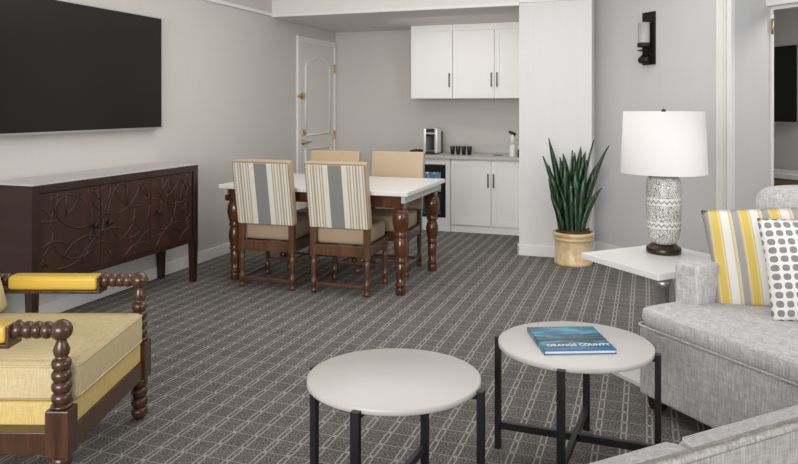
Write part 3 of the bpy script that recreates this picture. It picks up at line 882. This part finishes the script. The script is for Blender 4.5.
# ------------------------------------------------------------------ yellow armchair
t = thing('armchair', 'yellow upholstered armchair with bead-turned dark wood arms at left', 'armchair', (-2.0, 2.212, 0), RAD(18.4))
# local x is the way it faces, front posts at x = 0
MB().box(-0.64, 0.035, -0.305, 0.305, 0.343, 0.482, bevel=0.03, seg=4, smooth=True).soft(-0.63, 0.02, -0.29, 0.29, 0.42, 0.507, (0.18, 0.8)).build('seat_cushion', 'linen_cream', t)
def ring_edge(z):
    return [(-0.6, -0.303, z), (0.01, -0.303, z), (0.03, -0.29, z), (0.033, -0.27, z), (0.033, 0.27, z), (0.03, 0.29, z), (0.01, 0.303, z), (-0.6, 0.303, z)]
MB().tube(ring_edge(0.468), 0.005, 6).tube(ring_edge(0.362), 0.005, 6).build('piping', 'linen_cream', t)
MB().box(-0.64, 0.022, -0.308, 0.308, 0.262, 0.345, bevel=0.012, seg=3).build('seat_deck', 'linen_yellow', t)
fr = MB().box(-0.005, 0.03, -0.31, 0.31, 0.19, 0.266, bevel=0.004).box(-0.66, -0.62, -0.31, 0.31, 0.19, 0.266, bevel=0.004)
fr.box(-0.64, -0.03, -0.365, -0.305, 0.19, 0.266, bevel=0.004).box(-0.64, -0.03, 0.305, 0.365, 0.19, 0.266, bevel=0.004)
fr.build('seat_frame', 'armchair_wood', t)
def beads(z0, z1, n, r, neck):
    out = []
    h = (z1 - z0) / n
    for i in range(n):
        for k in range(7):
            a = PI * k / 6
            out.append((neck + (r - neck) * math.sin(a), z0 + h * i + h * (0.5 - 0.5 * math.cos(a))))
    return out
for s in (-1, 1):
    y = s * 0.345
    MB().box(-0.04, 0.04, y - 0.036, y + 0.036, 0.185, 0.345, bevel=0.004).lathe([(0.016, 0)] + [(0.022, 0.004)] + beads(0.01, 0.185, 4, 0.036, 0.022), 16, T(0, y, 0)).build('leg', 'armchair_wood', t)
    MB().box(-0.69, -0.62, y - 0.036, y + 0.036, 0.185, 0.345, bevel=0.004).lathe([(0.016, 0)] + [(0.022, 0.004)] + beads(0.01, 0.185, 4, 0.034, 0.022), 16, T(-0.655, y, 0)).build('leg', 'armchair_wood', t)
    post = MB().lathe(beads(0.345, 0.36, 1, 0.036, 0.025) + beads(0.36, 0.515, 4, 0.034, 0.02) + [(0.018, 0.515), (0.026, 0.53), (0.028, 0.545), (0.018, 0.57), (0.014, 0.585)], 16, T(0, y, 0))
    post.build('arm_post', 'armchair_wood', t)
    MB().lathe([(0.014, 0.345), (0.022, 0.36), (0.026, 0.42), (0.02, 0.60)], 14, T(-0.655, y, 0)).build('arm_post', 'armchair_wood', t)
    sp = MB().lathe([(0.001, -0.037)] + [(0.037 * math.sin(PI * k / 10), -0.037 * math.cos(PI * k / 10)) for k in range(1, 9)] + beads(0.032, 0.165, 4, 0.030, 0.019), 18, T(0, y, 0.61, 0, -PI / 2, 0))
    sp.box(-0.58, -0.162, y - 0.04, y + 0.04, 0.558, 0.572, bevel=0.003).box(-0.172, -0.160, y - 0.042, y + 0.042, 0.558, 0.634, bevel=0.003)
    sp.lathe(beads(0.575, 0.66, 3, 0.030, 0.019), 16, T(0, y, 0.61, 0, -PI / 2, 0))
    ar = sp.build('arm', 'armchair_wood', t)
    MB().box(-0.570, -0.1725, y - 0.04, y + 0.04, 0.572, 0.634, bevel=0.02, seg=4, smooth=True).build('arm_pad', 'yellow_leather', ar)
mb = T(-0.60, 0, 0.45, 0, RAD(-16), 0)
MB().box(-0.085, 0.07, -0.30, 0.30, 0.03, 0.50, bevel=0.04, seg=4, mat=mb, smooth=True).build('back_cushion', 'linen_cream', t)
bf = MB().box(-0.13, -0.09, -0.345, -0.305, -0.08, 0.56, bevel=0.005, mat=mb).box(-0.13, -0.09, 0.305, 0.345, -0.08, 0.56, bevel=0.005, mat=mb).box(-0.13, -0.09, -0.305, 0.305, 0.48, 0.56, bevel=0.005, mat=mb).box(-0.13, -0.09, -0.305, 0.305, 0.02, 0.08, bevel=0.005, mat=mb)
bf.build('back_frame', 'armchair_wood', t)

# ------------------------------------------------------------------ the room beyond the doorway
t = thing('dresser', 'brown dresser with white top under the television in the far room', 'dresser')
t.matrix_world = R45 @ T(-0.6, 1.745, 0)
MB().box(0.0, 1.7, 0.0, 0.50, 0.672, 0.72, bevel=0.004).build('top', 'lacquer_white', t)
MB().box(0.02, 1.68, 0.02, 0.49, 0.06, 0.672, bevel=0.004).box(0.06, 1.64, 0.06, 0.45, 0, 0.06).build('cabinet_body', 'bed_brown', t)
for x0 in (0.04, 0.59, 1.14):
    for z0 in (0.09, 0.38):
        MB().box(x0, x0 + 0.52, 0.004, 0.02, z0, z0 + 0.27, bevel=0.003).build('drawer', 'bed_tan' if z0 < 0.2 else 'bed_brown', t)

# ------------------------------------------------------------------ light and camera
w = bpy.data.worlds.new('World'); SC.world = w; w.use_nodes = True
w.node_tree.nodes['Background'].inputs[0].default_value = (0.95, 0.97, 1.0, 1)
w.node_tree.nodes['Background'].inputs[1].default_value = 0.75

def area(name, loc, target, sx, sy, energy, color=(1, 1, 1)):
    l = bpy.data.lights.new(name, 'AREA')
    l.shape = 'RECTANGLE'; l.size = sx; l.size_y = sy; l.energy = energy; l.color = color
    o = bpy.data.objects.new(name, l); COL.objects.link(o)
    o.location = loc
    o.rotation_euler = (Vector(target) - Vector(loc)).to_track_quat('-Z', 'Y').to_euler()
    return o
area('window_light', (-1.0, -3.2, 1.9), (-1.2, 6.0, 1.1), 3.4, 2.0, 280, (1, 0.99, 0.97))
area('side_area_light', (3.6, 1.8, 1.8), (-1.5, 4.5, 0.8), 2.4, 1.8, 60, (0.97, 0.98, 1))  # broad area lamp on the right, aimed across the seating
area('ceiling_fill_light', (-1.2, 4.4, 2.72), (-1.2, 4.4, 0), 3.5, 2.6, 55, (1, 0.985, 0.96))  # unseen fill lamp added to brighten the deeper part of the room
area('bedroom_fill_light', tuple(R45 @ Vector((2.3, 1.3, 2.70))), tuple(R45 @ Vector((1.0, 1.6, 0.5))), 0.8, 0.8, 36, (1, 0.97, 0.93))  # unseen fill lamp added so the far room is not too dark
area('refrigerator_light', (-2.31, 7.66, 0.70), (-2.31, 7.6, 0.2), 0.3, 0.2, 1.2, (0.9, 0.96, 1))
area('kitchen_fill_light', (-2.0, 7.0, 2.29), (-2.0, 7.6, 0.8), 1.2, 0.4, 7, (1, 0.95, 0.88))  # unseen fill lamp added under the soffit to lift the cabinets

cam = bpy.data.cameras.new('camera')
co = bpy.data.objects.new('camera', cam); COL.objects.link(co)
SC.camera = co
cam.sensor_fit = 'HORIZONTAL'; cam.sensor_width = 36.0
cam.lens = 36.0 * 700 / 798
cam.shift_y = (106 - 232) / 798
co.location = (0, 0, 1.38)
co.rotation_euler = (PI / 2, 0, RAD(19.36))
cam.clip_start = 0.05
SC.view_settings.view_transform = 'Standard'
SC.view_settings.look = 'None'
SC.view_settings.exposure = 0.0
SC.cycles.max_bounces = 8
SC.cycles.use_denoising = True
